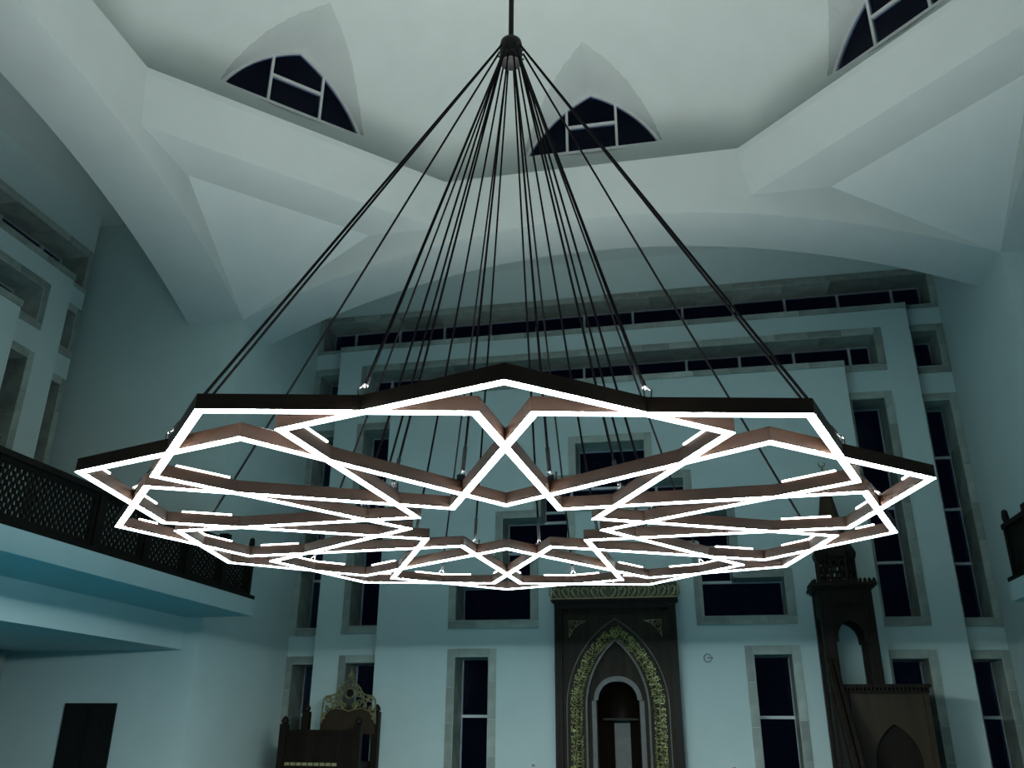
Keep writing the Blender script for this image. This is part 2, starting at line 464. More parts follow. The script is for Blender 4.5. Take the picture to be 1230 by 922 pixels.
def window_wall(nm, rotz, sx, niche):
    """the wall of three stepped layers, all its windows, in wall coordinates (x right, y outwards, z up)"""
    rotm = Matrix.Rotation(rotz, 3, 'Z')
    mb = MB()
    FWD = 0.042
    slot_x = [-1.90+0.346*k for k in range(12)]
    wins = []                                       # (rects, yf, yg, clip, xm, zm)
    o_hole, m_hole, c_hole = [], [], []
    top = FL
    # outer layer
    r = (-2.09, 2.09, 2.57, 2.80); o_hole.append(r)
    wins.append(([r], W3, W3+0.2, (-2.128, 2.128, 2.548, 2.85), [0.17+0.348*k for k in range(-6, 7)], ()))
    for s in (-1, 1):
        for z0, z1, zm in ((2.137, 2.388, ()), (0.604, 1.915, (0.942, 1.27, 1.598)), (-0.33, 0.393, (0.09,))):
            r = (1.93, 2.09, z0, z1) if s > 0 else (-2.09, -1.93, z0, z1)
            o_hole.append(r)
            wins.append(([r], W3, W3+0.2, (1.902, 2.128, -1, 3) if s > 0 else (-2.128, -1.902, -1, 3), (), zm))
    holed(mb, (-2.13, 2.13, FL, 3.13), o_hole + [(-1.895, 1.895, FL-1, 2.54)], W3, W3+0.22)
    # middle layer
    M = W3-0.1
    r = (-1.69, 1.69, 2.135, 2.348); m_hole.append(r)
    wins.append(([r], M, M+0.2, (-1.9, 1.9, 2.097, 2.392), [0.17+0.348*k for k in range(-6, 7)], ()))
    for s in (-1, 1):
        for z0, z1, zm in ((0.603, 1.914, (0.942, 1.27, 1.598)), (-0.33, 0.39, (0.09,))):
            r = (1.49, 1.69, z0, z1) if s > 0 else (-1.69, -1.49, z0, z1)
            m_hole.append(r)
            wins.append(([r], M, M+0.2, (1.462, 1.9, -1, 3) if s > 0 else (-1.9, -1.462, -1, 3), (), zm))
    holed(mb, (-1.903, 1.903, FL, 2.545), m_hole + [(-1.45, 1.45, FL-1, 2.125)], M, M+0.22)
    # centre panel
    C_ = W3-0.2
    st = [(-0.22, 0.22, 1.447, 1.70), (-0.445, 0.445, 1.30, 1.447)]
    rects = list(st)
    for s in (-1, 1):
        q = [(0.27, 0.445, 1.235, 1.30), (0.27, 0.685, 1.045, 1.235), (0.50, 0.685, 0.835, 1.045), (0.50, 0.97, 0.612, 0.835)]
        rects += [t if s > 0 else (-t[1], -t[0], t[2], t[3]) for t in q]
    c_hole += rects
    wins.append((rects, C_, C_+0.2, (-1.4, 1.4, -1, 3), (-0.27, 0.27), ()))
    for s in (-1, 1):
        r = (0.752, 0.966, -0.33, 0.412) if s > 0 else (-0.966, -0.752, -0.33, 0.412)
        c_hole.append(r)
        wins.append(([r], C_, C_+0.2, (-1.4, 1.4, -1, 3), (), (0.083,)))
    holes = list(c_hole)
    if niche: holes.append((-0.15, 0.15, FL-1, 0.30))
    holed(mb, (-1.463, 1.463, FL, 2.132), holes, C_, C_+0.22)
    wall = struct(mb.build(nm, WALL)); wall.rotation_euler = (0, 0, rotz); wall.location = V(*(rotm @ Vector((sx, 0, 0))))
    # marble copings on the stepped layers
    for x0, x1, yf, zt in ((-1.906, 1.906, M, 2.545), (-1.466, 1.466, C_, 2.132)):
        for p, q in pieces(x0, x1, 0.22):
            slab('stone_slab', STONE, wall, p+0.0012, q-0.0012, yf-0.008, yf+0.1, zt-0.034, zt+0.004)
    for rects, yf, yg, clip, xm, zm in wins:
        x0 = min(r[0] for r in rects); x1 = max(r[1] for r in rects); z0 = min(r[2] for r in rects)
        org = ((x0+x1)/2, yf, z0)
        w = new_window(tuple(rotm @ Vector((org[0]+sx, org[1], org[2]))), rotz)
        stone_surround(w, org, rects, yf, yg, FWD, clip)
        glazing(w, org, rects, yg, xm, zm)

window_wall('wall_back', 0.0, 0.0, True)
window_wall('wall_left', math.pi/2, -0.10, False)

# dome windows: pointed lights at the outer end of each lunette
for k in range(8):
    w = new_window(tuple(Matrix.Rotation(k*math.pi/4, 3, 'Z') @ Vector((0, OUT, SP))), k*math.pi/4)
    fr = MB()
    ins = lancet(WA-0.028, 0.010, WT-0.018, 12); outl = lancet(WA+0.004, -0.006, WT+0.004, 12)
    fr.band(ins, outl, -0.012, 0.014)
    fr.box(-WA, WA, -0.012, 0.014, -0.004, 0.018)
    t = 0.008
    hz = lambda x: min(q[1] for q in lancet(WA, 0, WT, 200) if abs(abs(q[0])-abs(x)) < 0.004)
    for x in (-0.165, 0.165): fr.box(x-t, x+t, -0.013, 0.015, 0.0, hz(x)-0.004)
    fr.box(-0.165, 0.165, -0.011, 0.013, 0.205, 0.225)
    fr.build('window_frame', FRAME, w)
    A = lancet(WA-0.012, 0.006, WT-0.008, 12)
    left = [p for p in A if p[0] < -0.16]; right = [p for p in A if p[0] > 0.16]; mid = [p for p in A if abs(p[0]) < 0.165]
    zl = hz(0.165) - 0.012
    for poly in (left + [(-0.165, zl), (-0.165, 0.008)], right[::1] + [(0.165, 0.008), (0.165, zl)],
                 [(-0.165, 0.225), (-0.165, zl)] + mid + [(0.165, zl), (0.165, 0.225)]):
        MB().prism(poly, -0.0015, 0.0015).build('glass_pane', GLASS, w)
    MB().box(-0.165, 0.165, -0.0015, 0.0015, 0.008, 0.215).build('glass_pane', GLASS, w)

# ------------------------------------------------------------------ balconies (slab and beam belong to the side walls)
BXI = 1.84
for nm, s in (('wall_left', -1), ('wall_right', 1)):
    wl = bpy.data.objects[nm]
    inv = Matrix.Rotation(-wl.rotation_euler.z, 4, 'Z')
    def b(x0, x1, y0, y1, z0, z1, name):
        xs = sorted((s*x0, s*x1))
        cen = ((xs[0]+xs[1])/2, (y0+y1)/2, (z0+z1)/2)
        mbx = MB().box(xs[0], xs[1], y0, y1, z0, z1)
        mbx.v = [tuple(inv @ (Vector(p) - (wl.location - V(0, 0, 0))/S)) for p in mbx.v]
        return mbx.build(name, WALL, wl)
    b(BXI, 3.21, -Q, Q, 0.553, 0.638, 'balcony_slab')
    b(2.25-0.03, 3.21, -Q, Q, 0.388, 0.556, 'balcony_beam')

def lattice(mb, y0, y1, z0, z1, x, t, cy=0.030, cz=0.0185):
    """pierced screen in the (y,z) plane: offset rows of small tapering openings, each ringed by solid"""
    ny = max(1, round((y1-y0)/cy)); nz = max(2, round((z1-z0)/cz))
    dy, dz = (y1-y0)/ny, (z1-z0)/nz
    for j in range(nz):
        zc = z0 + (j+0.5)*dz
        off = 0.5*dy if j % 2 else 0.0
        cols = [(y0 + k*dy + off, y0 + (k+1)*dy + off) for k in range(ny - (1 if j % 2 else 0))]
        if j % 2: mb.box(x-t, x+t, y0, y0+off, zc-dz/2, zc+dz/2); mb.box(x-t, x+t, y1-off, y1, zc-dz/2, zc+dz/2)
        for k, (a, c) in enumerate(cols):
            yc = (a+c)/2
            O = [(a, zc-dz/2), (c, zc-dz/2), (c, zc+dz/2), (a, zc+dz/2)]
            w = 0.0085; h = dz*0.42; lo, hi = (1.0, 0.55) if (k+j//2) % 2 else (0.55, 1.0)
            I = [(yc-w*lo, zc-h), (yc+w*lo, zc-h), (yc+w*hi, zc+h), (yc-w*hi, zc+h)]
            vs = [(x-t, p[0], p[1]) for p in O+I] + [(x+t, p[0], p[1]) for p in O+I]
            fs = []
            for e in range(4):
                g = (e+1) % 4
                fs += [(e, g, 4+g, 4+e), (8+e, 12+e, 12+g, 8+g), (4+e, 4+g, 12+g, 12+e)]
            mb.add(vs, fs)

def balustrade(s, label):
    r_ = tag(root('balustrade', (s*(BXI+0.035), 0, 0.638)), label, 'railing')
    posts = [-2.09, -1.76, -1.43, -1.10, -0.77, -0.44, -0.11, 0.22, 0.83, 1.16, 1.49, 1.82, 2.10]
    for i, y in enumerate(posts):
        w = 0.022 if y < 2.0 else 0.016
        pb = MB().box(-w, w, y-w, y+w, 0, 0.285 if y < 2.0 else 0.262)
        pb.box(-w-0.004, w+0.004, y-w-0.004, y+w+0.004, 0.245, 0.256)
        if y > 2.0: pb.lathe([(0.010, 0.26), (0.017, 0.285), (0.013, 0.318), (0.002, 0.326)], 8, 0, y)
        pb.build('post', BALUS, r_)
    MB().box(-0.028, 0.028, posts[0], posts[-1], 0.232, 0.254).build('handrail', BALUS, r_)
    MB().box(-0.034, 0.034, posts[0], posts[-1]+0.035, 0.0, 0.020).build('bottom_rail', BALUS, r_)
    for a, c in zip(posts[:-1], posts[1:]):
        pn = MB()
        y0, y1 = a+0.022, c-0.022
        pn.box(-0.009, 0.009, y0, y1, 0.018, 0.045); pn.box(-0.009, 0.009, y0, y1, 0.215, 0.234)
        pn.box(-0.009, 0.009, y0, y0+0.018, 0.045, 0.215); pn.box(-0.009, 0.009, y1-0.018, y1, 0.045, 0.215)
        if s > 0: pn.box(-0.006, 0.006, y0+0.018, y1-0.018, 0.045, 0.215)
        else: lattice(pn, y0+0.018, y1-0.018, 0.045, 0.215, 0, 0.0035)
        pn.build('screen_panel', BALUS, r_)
balustrade(-1, 'dark pierced balustrade with lattice panels along the balcony on the left')
balustrade(1, 'dark balustrade at the right edge of the picture, only its end post showing')

# ------------------------------------------------------------------ chandelier
CX = -0.03
ZL = 0.4825                               # underside of the bars
ch = tag(root('chandelier', (CX, 0, ZL)), 'huge ring chandelier of interlaced zigzag light bars hung on black cables', 'chandelier')
BW, BH, LW = 0.0074, 0.027, 0.0070        # half width, height, half width of the light strip
YC = math.radians(-90 + 11.5)             # direction of the vertex nearest the camera
def pol(r, deg):                          # degrees count clockwise towards the left of the picture
    a = YC - math.radians(deg)
    return Vector((r*math.cos(a), r*math.sin(a)))
def offset_ring(P, d_):
    n = len(P); out = []
    for i in range(n):
        a, p, c = P[i-1], P[i], P[(i+1) % n]
        e1, e2 = (p-a).normalized(), (c-p).normalized()
        n1, n2 = Vector((-e1.y, e1.x)), Vector((-e2.y, e2.x))
        b_ = n1 + n2
        out.append(p + b_*(d_/(b_.dot(n1))))
    return out
for k in range(4):
    P = []
    for j in range(3):
        a0 = 30*k + 120*j
        P += [pol(1.0, a0), pol(0.866, a0+26.8), pol(0.252, a0+60), pol(0.866, a0+93.2)]
    n = len(P)
    A, B = offset_ring(P, BW), offset_ring(P, -BW)
    vs = [(*p, 0) for p in A] + [(*p, 0) for p in B] + [(*p, BH) for p in A] + [(*p, BH) for p in B]
    fs = []
    for i in range(n):
        j = (i+1) % n
        fs += [(i, j, n+j, n+i), (2*n+i, 3*n+i, 3*n+j, 2*n+j), (i, 2*n+i, 2*n+j, j), (n+i, n+j, 3*n+j, 3*n+i)]
    m = MB(); m.add(vs, fs)
    fo = m.build('star_frame', BRONZE, ch)
    A, B = offset_ring(P, LW), offset_ring(P, -LW)
    for i in range(n):
        j = (i+1) % n
        z0, z1 = -0.0022, 0.0005
        m = MB(); m.add([(*A[i], z0), (*A[j], z0), (*B[j], z0), (*B[i], z0), (*A[i], z1), (*A[j], z1), (*B[j], z1), (*B[i], z1)],
                        [(0,3,2,1),(4,5,6,7),(0,1,5,4),(1,2,6,5),(2,3,7,6),(3,0,4,7)])
        st_ = m.build('light_strip', LED, fo)
        st_.data.materials.append(LEDEDGE)
        for pl in st_.data.polygons:
            if abs(pl.normal.z) < 0.5: pl.material_index = 1
        # the bar's uplight: a narrow lamp looking up along the bar
        ld = bpy.data.lights.new('uplight', 'AREA')
        ld.shape = 'RECTANGLE'; ld.size = (P[j]-P[i]).length*0.6*S; ld.size_y = 0.04
        ld.energy = LED_UP*(P[j]-P[i]).length/0.58; ld.color = (1.0, 1.0, 0.94); ld.spread = math.radians(112)
        lo_ = bpy.data.objects.new('uplight', ld); COL.objects.link(lo_); lo_.parent = fo
        mid_ = (P[i]+P[j])/2*S
        lo_.matrix_local = Matrix.Translation((mid_.x, mid_.y, (BH+0.0075)*S)) @ Matrix.Rotation(math.atan2(P[j].y-P[i].y, P[j].x-P[i].x), 4, 'Z') @ Matrix.Rotation(math.pi, 4, 'X')
        lw = ld.copy(); lw.spread = math.pi; lw.color = (0.86, 1.0, 1.0); lw.energy = LED_WIDE*(P[j]-P[i]).length/0.58  # second, wide lamp added over each bar to brighten the upper walls
        lo2 = bpy.data.objects.new('uplight', lw); COL.objects.link(lo2); lo2.parent = fo
        lo2.matrix_local = Matrix.Translation((0, 0, 0.0005*S)) @ lo_.matrix_local
        # short raised strips on the top of the bars
        p, q = P[i], P[j]
        e = (q-p).normalized(); nn = Vector((-e.y, e.x))*0.0035
        if nn.dot((p+q)/2) > 0: nn = -nn
        typ = i % 4
        spans = {0: ((0.12, 0.24), (0.60, 0.82)), 1: ((0.06, 0.24),), 2: ((0.76, 0.94),), 3: ((0.18, 0.40), (0.76, 0.88))}[typ]
        for t0, t1 in spans:
            a, c = p.lerp(q, t0), p.lerp(q, t1)
            m = MB(); z0, z1 = BH, BH+0.0036
            quad = [a+nn*2.7, c+nn*2.7, c+nn*0.6, a+nn*0.6]
            m.add([(*v, z0) for v in quad] + [(*v, z1) for v in quad], [(0,3,2,1),(4,5,6,7),(0,1,5,4),(1,2,6,5),(2,3,7,6),(3,0,4,7)])
            m.build('uplight_strip', LEDSIDE, fo)

HZ = 2.014 - ZL
hub = MB().lathe([(0.012, HZ-0.004), (0.034, HZ), (0.037, HZ+0.012), (0.037, HZ+0.072), (0.034, HZ+0.088), (0.022, HZ+0.101), (0.009, HZ+0.105)], 24).build('hub', BLACK, ch, 40)
for k in range(24):
    a = YC + math.radians(7.5 + 15*k)
    m = MB(); zz = HZ + (0.05 if k % 2 else 0.022)
    c0 = Vector((math.cos(a), math.sin(a)))
    m.tube([(*(c0*0.034), zz), (*(c0*0.043), zz)], 0.0035, 6)
    m.build('eye_bolt', BLACK, hub)
MB().tube([(0, 0, HZ+0.1), (0, 0, SP+HD+0.01-ZL)], 0.0085, 12).build('hanging_rod', BLACK, ch)
MB().lathe([(0.045, SP+HD-0.05-ZL), (0.06, SP+HD-0.03-ZL), (0.06, SP+HD+0.005-ZL)], 24).build('ceiling_rose', BLACK, ch)
for k in range(12):
    for r_, rh, hz_ in ((0.905, 0.042, HZ+0.05), (0.375, 0.036, HZ+0.004)):
        ang = 15 + 30*k
        p = pol(r_, ang); h = pol(rh, ang)
        lo = Vector((p.x, p.y, BH)); hi = Vector((h.x, h.y, hz_))
        d_ = (hi-lo)
        cb = MB().tube([lo + d_.normalized()*0.034, hi], 0.0033, 6).build('cable', CABLE, ch)
        sl = 0.062 if r_ < 0.5 else 0.02
        MB().tube([lo + d_.normalized()*0.022, lo + d_.normalized()*(0.022+sl)], 0.0048, 8).build('turnbuckle', BLACK, cb)
        if r_ < 0.5:
            MB().box(p.x-0.010, p.x+0.010, p.y-0.006, p.y+0.006, BH, BH+0.012).box(p.x+0.012, p.x+0.016, p.y-0.004, p.y+0.004, BH, BH+0.020).build('anchor_bracket', BLACK, cb)
        sh = MB()
        u_ = Vector((p.x, p.y, 0)).normalized().cross(Vector((0, 0, 1)))
        sh.tube([lo + u_*0.006, lo + u_*0.007 + Vector((0, 0, 0.012)), lo + d_.normalized()*0.026, lo - u_*0.007 + Vector((0, 0, 0.012)), lo - u_*0.006], 0.0018, 5)
        sh.build('shackle', STEEL, cb)

# ------------------------------------------------------------------ mihrab
mh = tag(root('mihrab', (0, 3.0, FL)), 'tall dark wooden mihrab with gold lettered arch and gilded crown on the back wall', 'mihrab')
z_ = lambda z: z - FL
# side posts and header
for s in (-1, 1):
    m = MB().box(min(s*0.302, s*0.345), max(s*0.302, s*0.345), -0.12, 0.0, 0, z_(0.655))
    m.box(min(s*0.302, s*0.310), max(s*0.302, s*0.310), -0.128, -0.12, 0, z_(0.645))
    m.box(min(s*0.326, s*0.336), max(s*0.326, s*0.336), -0.126, -0.12, 0, z_(0.645))
    m.build('side_post', WOOD, mh)
    bd = MB()
    for k in range(64):
        zc = 0.02 + k*0.016
        bd.box(min(s*0.312, s*0.322), max(s*0.312, s*0.322), -0.1245, -0.12, zc, zc+0.009)
    bd.build('beading', WOOD, mh)['kind'] = 'stuff'
MB().box(-0.345, 0.345, -0.12, 0.0, z_(0.655), z_(0.69)).box(-0.352, 0.352, -0.128, 0.0, z_(0.69), z_(0.698)).box(-0.362, 0.362, -0.138, 0.0, z_(0.698), z_(0.71)).box(-0.345, 0.345, -0.126, -0.118, z_(0.664), z_(0.670)).build('header', WOOD, mh)
dn = MB()
for k in range(38):
    x = -0.296 + k*0.016
    dn.box(x-0.0045, x+0.0045, -0.112, -0.104, z_(0.628), z_(0.645))
dn.build('dentil_row', WOOD, mh)['kind'] = 'stuff'
# main panel with the large arch
def arch_panel(mb, a, zs, za, hw, zt, y0, y1, n=12, cx=0.0, z0=0.0):
    pts = [(cx-a, z0)] + pointed(a, zs, za, n, cx) + [(cx+a, z0)]
    out = []
    for i, (x, z) in enumerate(pts):
        if i == 0: out.append((cx-hw, z0))
        elif i == len(pts)-1: out.append((cx+hw, z0))
        else:
            f = (i-1)/(len(pts)-3)
            if f < 0.3: out.append((cx-hw, zs + (zt-zs)*f/0.3))
            elif f > 0.7: out.append((cx+hw, zs + (zt-zs)*(1-f)/0.3))
            else: out.append((cx-hw + 2*hw*(f-0.3)/0.4, zt))
    mb.band(pts, out, y0, y1)
m = MB(); arch_panel(m, 0.168, z_(0.12), z_(0.475), 0.303, z_(0.656), -0.105, -0.06); m.build('arch_panel', WOOD2, mh)
m = MB()
for aa, bb, yy in ((0.166, 0.178, -0.112), (0.278, 0.284, -0.109)):
    za = 0.475 if aa < 0.2 else 0.595
    i_ = [(-aa, 0)] + pointed(aa, z_(0.12), z_(za), 14) + [(aa, 0)]
    o_ = [(-bb, 0)] + pointed(bb, z_(0.12), z_(za+ (bb-aa)*1.6), 14) + [(bb, 0)]
    m.band(i_, o_, yy, -0.10)
m.build('arch_moulding', MOULD2, mh)
# recessed tympanum with the niche opening and its grey moulding
m = MB(); arch_panel(m, 0.115, z_(0.165), z_(0.268), 0.172, z_(0.50), -0.075, -0.06); m.build('tympanum', WOOD2, mh)
m = MB()
for a1, a2, yy in ((0.108, 0.120, -0.088), (0.120, 0.133, -0.082)):
    i_ = [(-a1-0.012, 0), (-a1-0.012, z_(0.165)), ] + pointed(a1, z_(0.165), z_(0.262+(a1-0.108)), 12) + [(a1+0.012, z_(0.165)), (a1+0.012, 0)]
    o_ = [(-a2-0.012, 0), (-a2-0.012, z_(0.158)), ] + pointed(a2, z_(0.165), z_(0.262+(a2-0.108)*1.15), 12) + [(a2+0.012, z_(0.158)), (a2+0.012, 0)]
    m.band(i_, o_, yy, -0.06)
m.build('niche_moulding', MOULD, mh)
# niche: half-round apse of wooden panels with a semi-dome
m = MB()
NV = 12
ring = [(-0.128*math.cos(math.pi*i/NV), -0.06 + 0.24*math.sin(math.pi*i/NV)) for i in range(NV+1)]
lv = [(0, 1.0), (z_(0.10), 1.0), (z_(0.16), 0.93), (z_(0.215), 0.72), (z_(0.25), 0.42), (z_(0.27), 0.02)]
vs = []; fs = []
for zz, sc_ in lv:
    for x, y in ring: vs.append((x*sc_, -0.06 + (y+0.06)*sc_, zz))
for i in range(len(lv)-1):
    for k in range(NV):
        a = i*(NV+1)+k; fs.append((a, a+1, a+NV+2, a+NV+1))
m.add(vs, fs); ap = m.build('niche', WOOD, mh, 30)
MB().box(-0.045, 0.045, 0.160, 0.168, 0, z_(0.06)).build('niche_panel', MOULD, mh)
for s in (-1, 1):
    m = MB(); m.add([(s*0.052, 0.16, 0), (s*0.112, 0.06, 0), (s*0.112, 0.06, z_(0.06)), (s*0.052, 0.16, z_(0.06)), (s*0.056, 0.165, 0), (s*0.118, 0.064, 0), (s*0.118, 0.064, z_(0.06)), (s*0.056, 0.165, z_(0.06))],
                    [(0,1,2,3),(4,7,6,5),(0,4,5,1),(1,5,6,2),(2,6,7,3),(3,7,4,0)])
    m.build('niche_panel', WOOD, mh)
MB().box(-0.10, 0.10, 0.06, 0.165, z_(0.062), z_(0.074)).build('niche_ledge', WOOD, mh)
# lettering on the arch band: strokes that run along a path at the middle of the band
mid_path = [(-0.231, -0.33)] + [(-0.231, -0.33 + 0.45*i/12) for i in range(1, 12)] + [(x, z) for x, z in pointed(0.231, 0.12, 0.535, 30)] + [(0.231, 0.12 - 0.45*i/12) for i in range(1, 13)]
mid_path = [Vector((x, z_(z))) for x, z in mid_path]
cum = [0]
for a, c in zip(mid_path[:-1], mid_path[1:]): cum.append(cum[-1] + (c-a).length)
def on_band(u, v):
    for i in range(len(cum)-1):
        if u <= cum[i+1] or i == len(cum)-2:
            a, c = mid_path[i], mid_path[i+1]
            t = (u-cum[i])/(cum[i+1]-cum[i]); e = (c-a).normalized()
            p = a.lerp(c, t) + Vector((-e.y, e.x))*v
            return (p.x, -0.108, p.y)
let = MB()
lr = random.Random(21)
LEN = cum[-1]
rows = []
for u0, lo_b, hi_b in ((0.01, -0.030, -0.020), (0.022, -0.004, 0.006)):
    u = u0
    while u < LEN-0.04:
        w_ = lr.uniform(0.030, 0.05)
        rows.append((u, w_, lr.uniform(lo_b, hi_b)))
        u += w_*0.85
for u, w_, base in rows:
    # a joined word: wavy base line with bowls
    pts = []
    nb = lr.randint(2, 4)
    for q in range(nb*4+1):
        f = q/(nb*4)
        pts.append(on_band(u + w_*f, base + 0.007*math.sin(f*nb*2*math.pi) - 0.008*f))
    let.tube(pts, 0.0012, 4, False)
    # uprights
    for q in range(lr.randint(1, 3)):
        x = u + lr.uniform(0, w_); h = lr.uniform(0.018, 0.034); sl = lr.uniform(-0.004, 0.004)
        let.tube([on_band(x, base), on_band(x + sl*0.5, base + h*0.5), on_band(x + sl, base + h)], [0.0010, 0.0013, 0.0009], 4, False)
    # a swung tail or loop
    x = u + lr.uniform(0.2, 0.8)*w_; rr = lr.uniform(0.006, 0.010); v0 = lr.uniform(0.004, 0.020)
    a0 = lr.uniform(0, 6.28)
    let.tube([on_band(max(0, x + rr*math.cos(a0+t_*0.75)*1.3), v0 + rr*math.sin(a0+t_*0.75)) for t_ in range(lr.randint(5, 8))], 0.0011, 4, False)
    x = u + lr.uniform(0.1, 0.9)*w_
    let.tube([on_band(x, base+0.012), on_band(x+0.010, base+0.026), on_band(x+0.022, base+0.022)], 0.0011, 4, False)
    # dots
    for q in range(lr.randint(1, 3)):
        x = u + lr.uniform(0, w_); v0 = lr.choice((-0.031, 0.026, 0.014)) + lr.uniform(-.003, .003)
        c0 = Vector(on_band(x, v0)); let.box(c0.x-.0022, c0.x+.0022, c0.y-.001, c0.y+.003, c0.z-.0022, c0.z+.0022)
o = let.build('lettering', CALLI, mh); o['kind'] = 'stuff'
# gilded corner ornaments: leafy scrolls filling the two spandrels
def spiral(cx, cz, r0, r1, a0, turns, y, n=10):
    return [(cx + (r0 + (r1-r0)*i/n)*math.cos(a0 + turns*2*math.pi*i/n), y, cz + (r0 + (r1-r0)*i/n)*math.sin(a0 + turns*2*math.pi*i/n)) for i in range(n+1)]
for s in (-1, 1):
    m = MB()
    c = lambda x, z: (s*x, -0.108, z_(z))
    m.tube([c(0.262, 0.50), c(0.258, 0.545), c(0.262, 0.592)], 0.0022, 5)
    m.tube([c(0.262, 0.592), c(0.22, 0.590), c(0.165, 0.588)], 0.0022, 5)
    m.tube([c(0.165, 0.588), c(0.205, 0.572), c(0.24, 0.54), c(0.262, 0.50)], 0.0018, 5)
    for x, z, r in ((0.245, 0.572, 0.014), (0.215, 0.578, 0.010), (0.250, 0.540, 0.010), (0.225, 0.562, 0.009), (0.19, 0.582, 0.006), (0.257, 0.518, 0.006)):
        m.tube([(s*p[0], p[1], p[2]) for p in spiral(x, z_(z), r, r*0.2, 0.6, 1.2, -0.107)], 0.0020, 5)
    m.build('corner_ornament', GOLD, mh)
# gilded crown: a carved frieze of acanthus scrolls
cr = MB().box(-0.358, 0.358, -0.11, 0.0, z_(0.71), z_(0.79)).box(-0.362, 0.362, -0.13, 0.0, z_(0.79), z_(0.797)).build('crown', DARKGOLD, mh)
car = MB()
for k in range(-6, 7):
    x0 = k*0.056; s = 1 if k >= 0 else -1
    zc = z_(0.748)
    car.tube([(x0 - s*0.02, -0.112, z_(0.716)), (x0 + s*0.006, -0.121, zc-0.012), (x0 + s*0.016, -0.123, zc+0.012), (x0 + s*0.002, -0.121, zc+0.03), (x0 - s*0.012, -0.118, zc+0.022), (x0 - s*0.008, -0.118, zc+0.010)], [0.004, 0.007, 0.0075, 0.006, 0.005, 0.004], 6)
    car.tube([(x0 + s*0.022, -0.112, z_(0.718)), (x0 + s*0.036, -0.120, zc-0.004), (x0 + s*0.030, -0.120, zc+0.018)], [0.004, 0.0062, 0.0035], 6)
    car.tube([(x0 + s*0.026, -0.112, z_(0.784)), (x0 + s*0.038, -0.118, zc+0.022), (x0 + s*0.034, -0.118, zc+0.008)], [0.004, 0.005, 0.003], 6)
car.build('crown_carving', CROWN, cr)
MB().box(-0.362, 0.362, -0.128, -0.10, z_(0.708), z_(0.718)).build('crown_base', CROWN, cr)

# ------------------------------------------------------------------ minbar
mn = tag(root('minbar', (1.2, 2.62, FL)), 'dark wooden minbar with canopied tower, spire and crescent right of the mihrab', 'pulpit')
X = lambda x: x - 1.2
# tower
for x in (1.085, 1.305):
    for y in (0.0, 0.20):
        w = 0.062 if x < 1.2 else 0.045
        m = MB().box(X(x), X(x)+w, y, y+0.045, 0, z_(0.70))
        m.box(X(x)+w*0.3, X(x)+w*0.7, y-0.005, y, z_(0.24), z_(0.66))
        m.build('tower_post', WOOD, mn)
def scallop(cx, a, zs, za):
    """lobed arch outline with small shoulders"""
    return [(cx-a-0.012, zs-0.045), (cx-a-0.012, zs-0.02), (cx-a, zs-0.016)] + pointed(a, zs, za, 8, cx) + [(cx+a, zs-0.016), (cx+a+0.012, zs-0.02), (cx+a+0.012, zs-0.045)]
for y in (0.004, 0.204):
    inn = scallop(X(1.226), 0.066, z_(0.455), z_(0.545))
    n = len(inn)
    out = []
    for i in range(n):
        f = i/(n-1)
        out.append((X(1.14), inn[0][1] + (z_(0.70)-inn[0][1])*f/0.25) if f < 0.25 else ((X(1.31), inn[0][1] + (z_(0.70)-inn[0][1])*(1-f)/0.25) if f > 0.75 else (X(1.14) + 0.17*(f-0.25)/0.5, z_(0.70))))
    m = MB().band(inn, out, y, y+0.03); m.build('arch_spandrel', WOOD, mn)
for x in (1.09, 1.32):
    MB().box(X(x), X(x)+0.02, 0.04, 0.205, z_(0.56), z_(0.70)).build('side_spandrel', WOOD, mn)
fr = MB()
for k in range(12):
    fr.box(X(1.15)+k*0.0135, X(1.15)+k*0.0135+0.007, -0.004, 0.004, z_(0.625), z_(0.640))
for k in range(11):
    fr.box(X(1.157)+k*0.0135, X(1.157)+k*0.0135+0.007, -0.004, 0.004, z_(0.60), z_(0.615))
fr.build('carved_frieze', WOOD, mn)['kind'] = 'stuff'
MB().box(X(1.075), X(1.365), -0.012, 0.257, z_(0.70), z_(0.712)).box(X(1.062), X(1.378), -0.026, 0.27, z_(0.712), z_(0.728)).build('cornice', WOOD, mn)
for k in range(14):
    x = X(1.066) + k*0.0225
    m = MB().prism([(x, z_(0.728)), (x+0.016, z_(0.728)), (x+0.016, z_(0.742)), (x+0.008, z_(0.752)), (x, z_(0.742))], -0.024, -0.014)
    m.build('merlon', WOOD, mn)
for k in range(9):
    y = 0.0 + k*0.028
    for sx in (1.064, 1.368):
        MB().prism([(y, z_(0.728)), (y+0.017, z_(0.728)), (y+0.0085, z_(0.75))], X(sx), X(sx)+0.009, 'x').build('merlon', WOOD, mn)
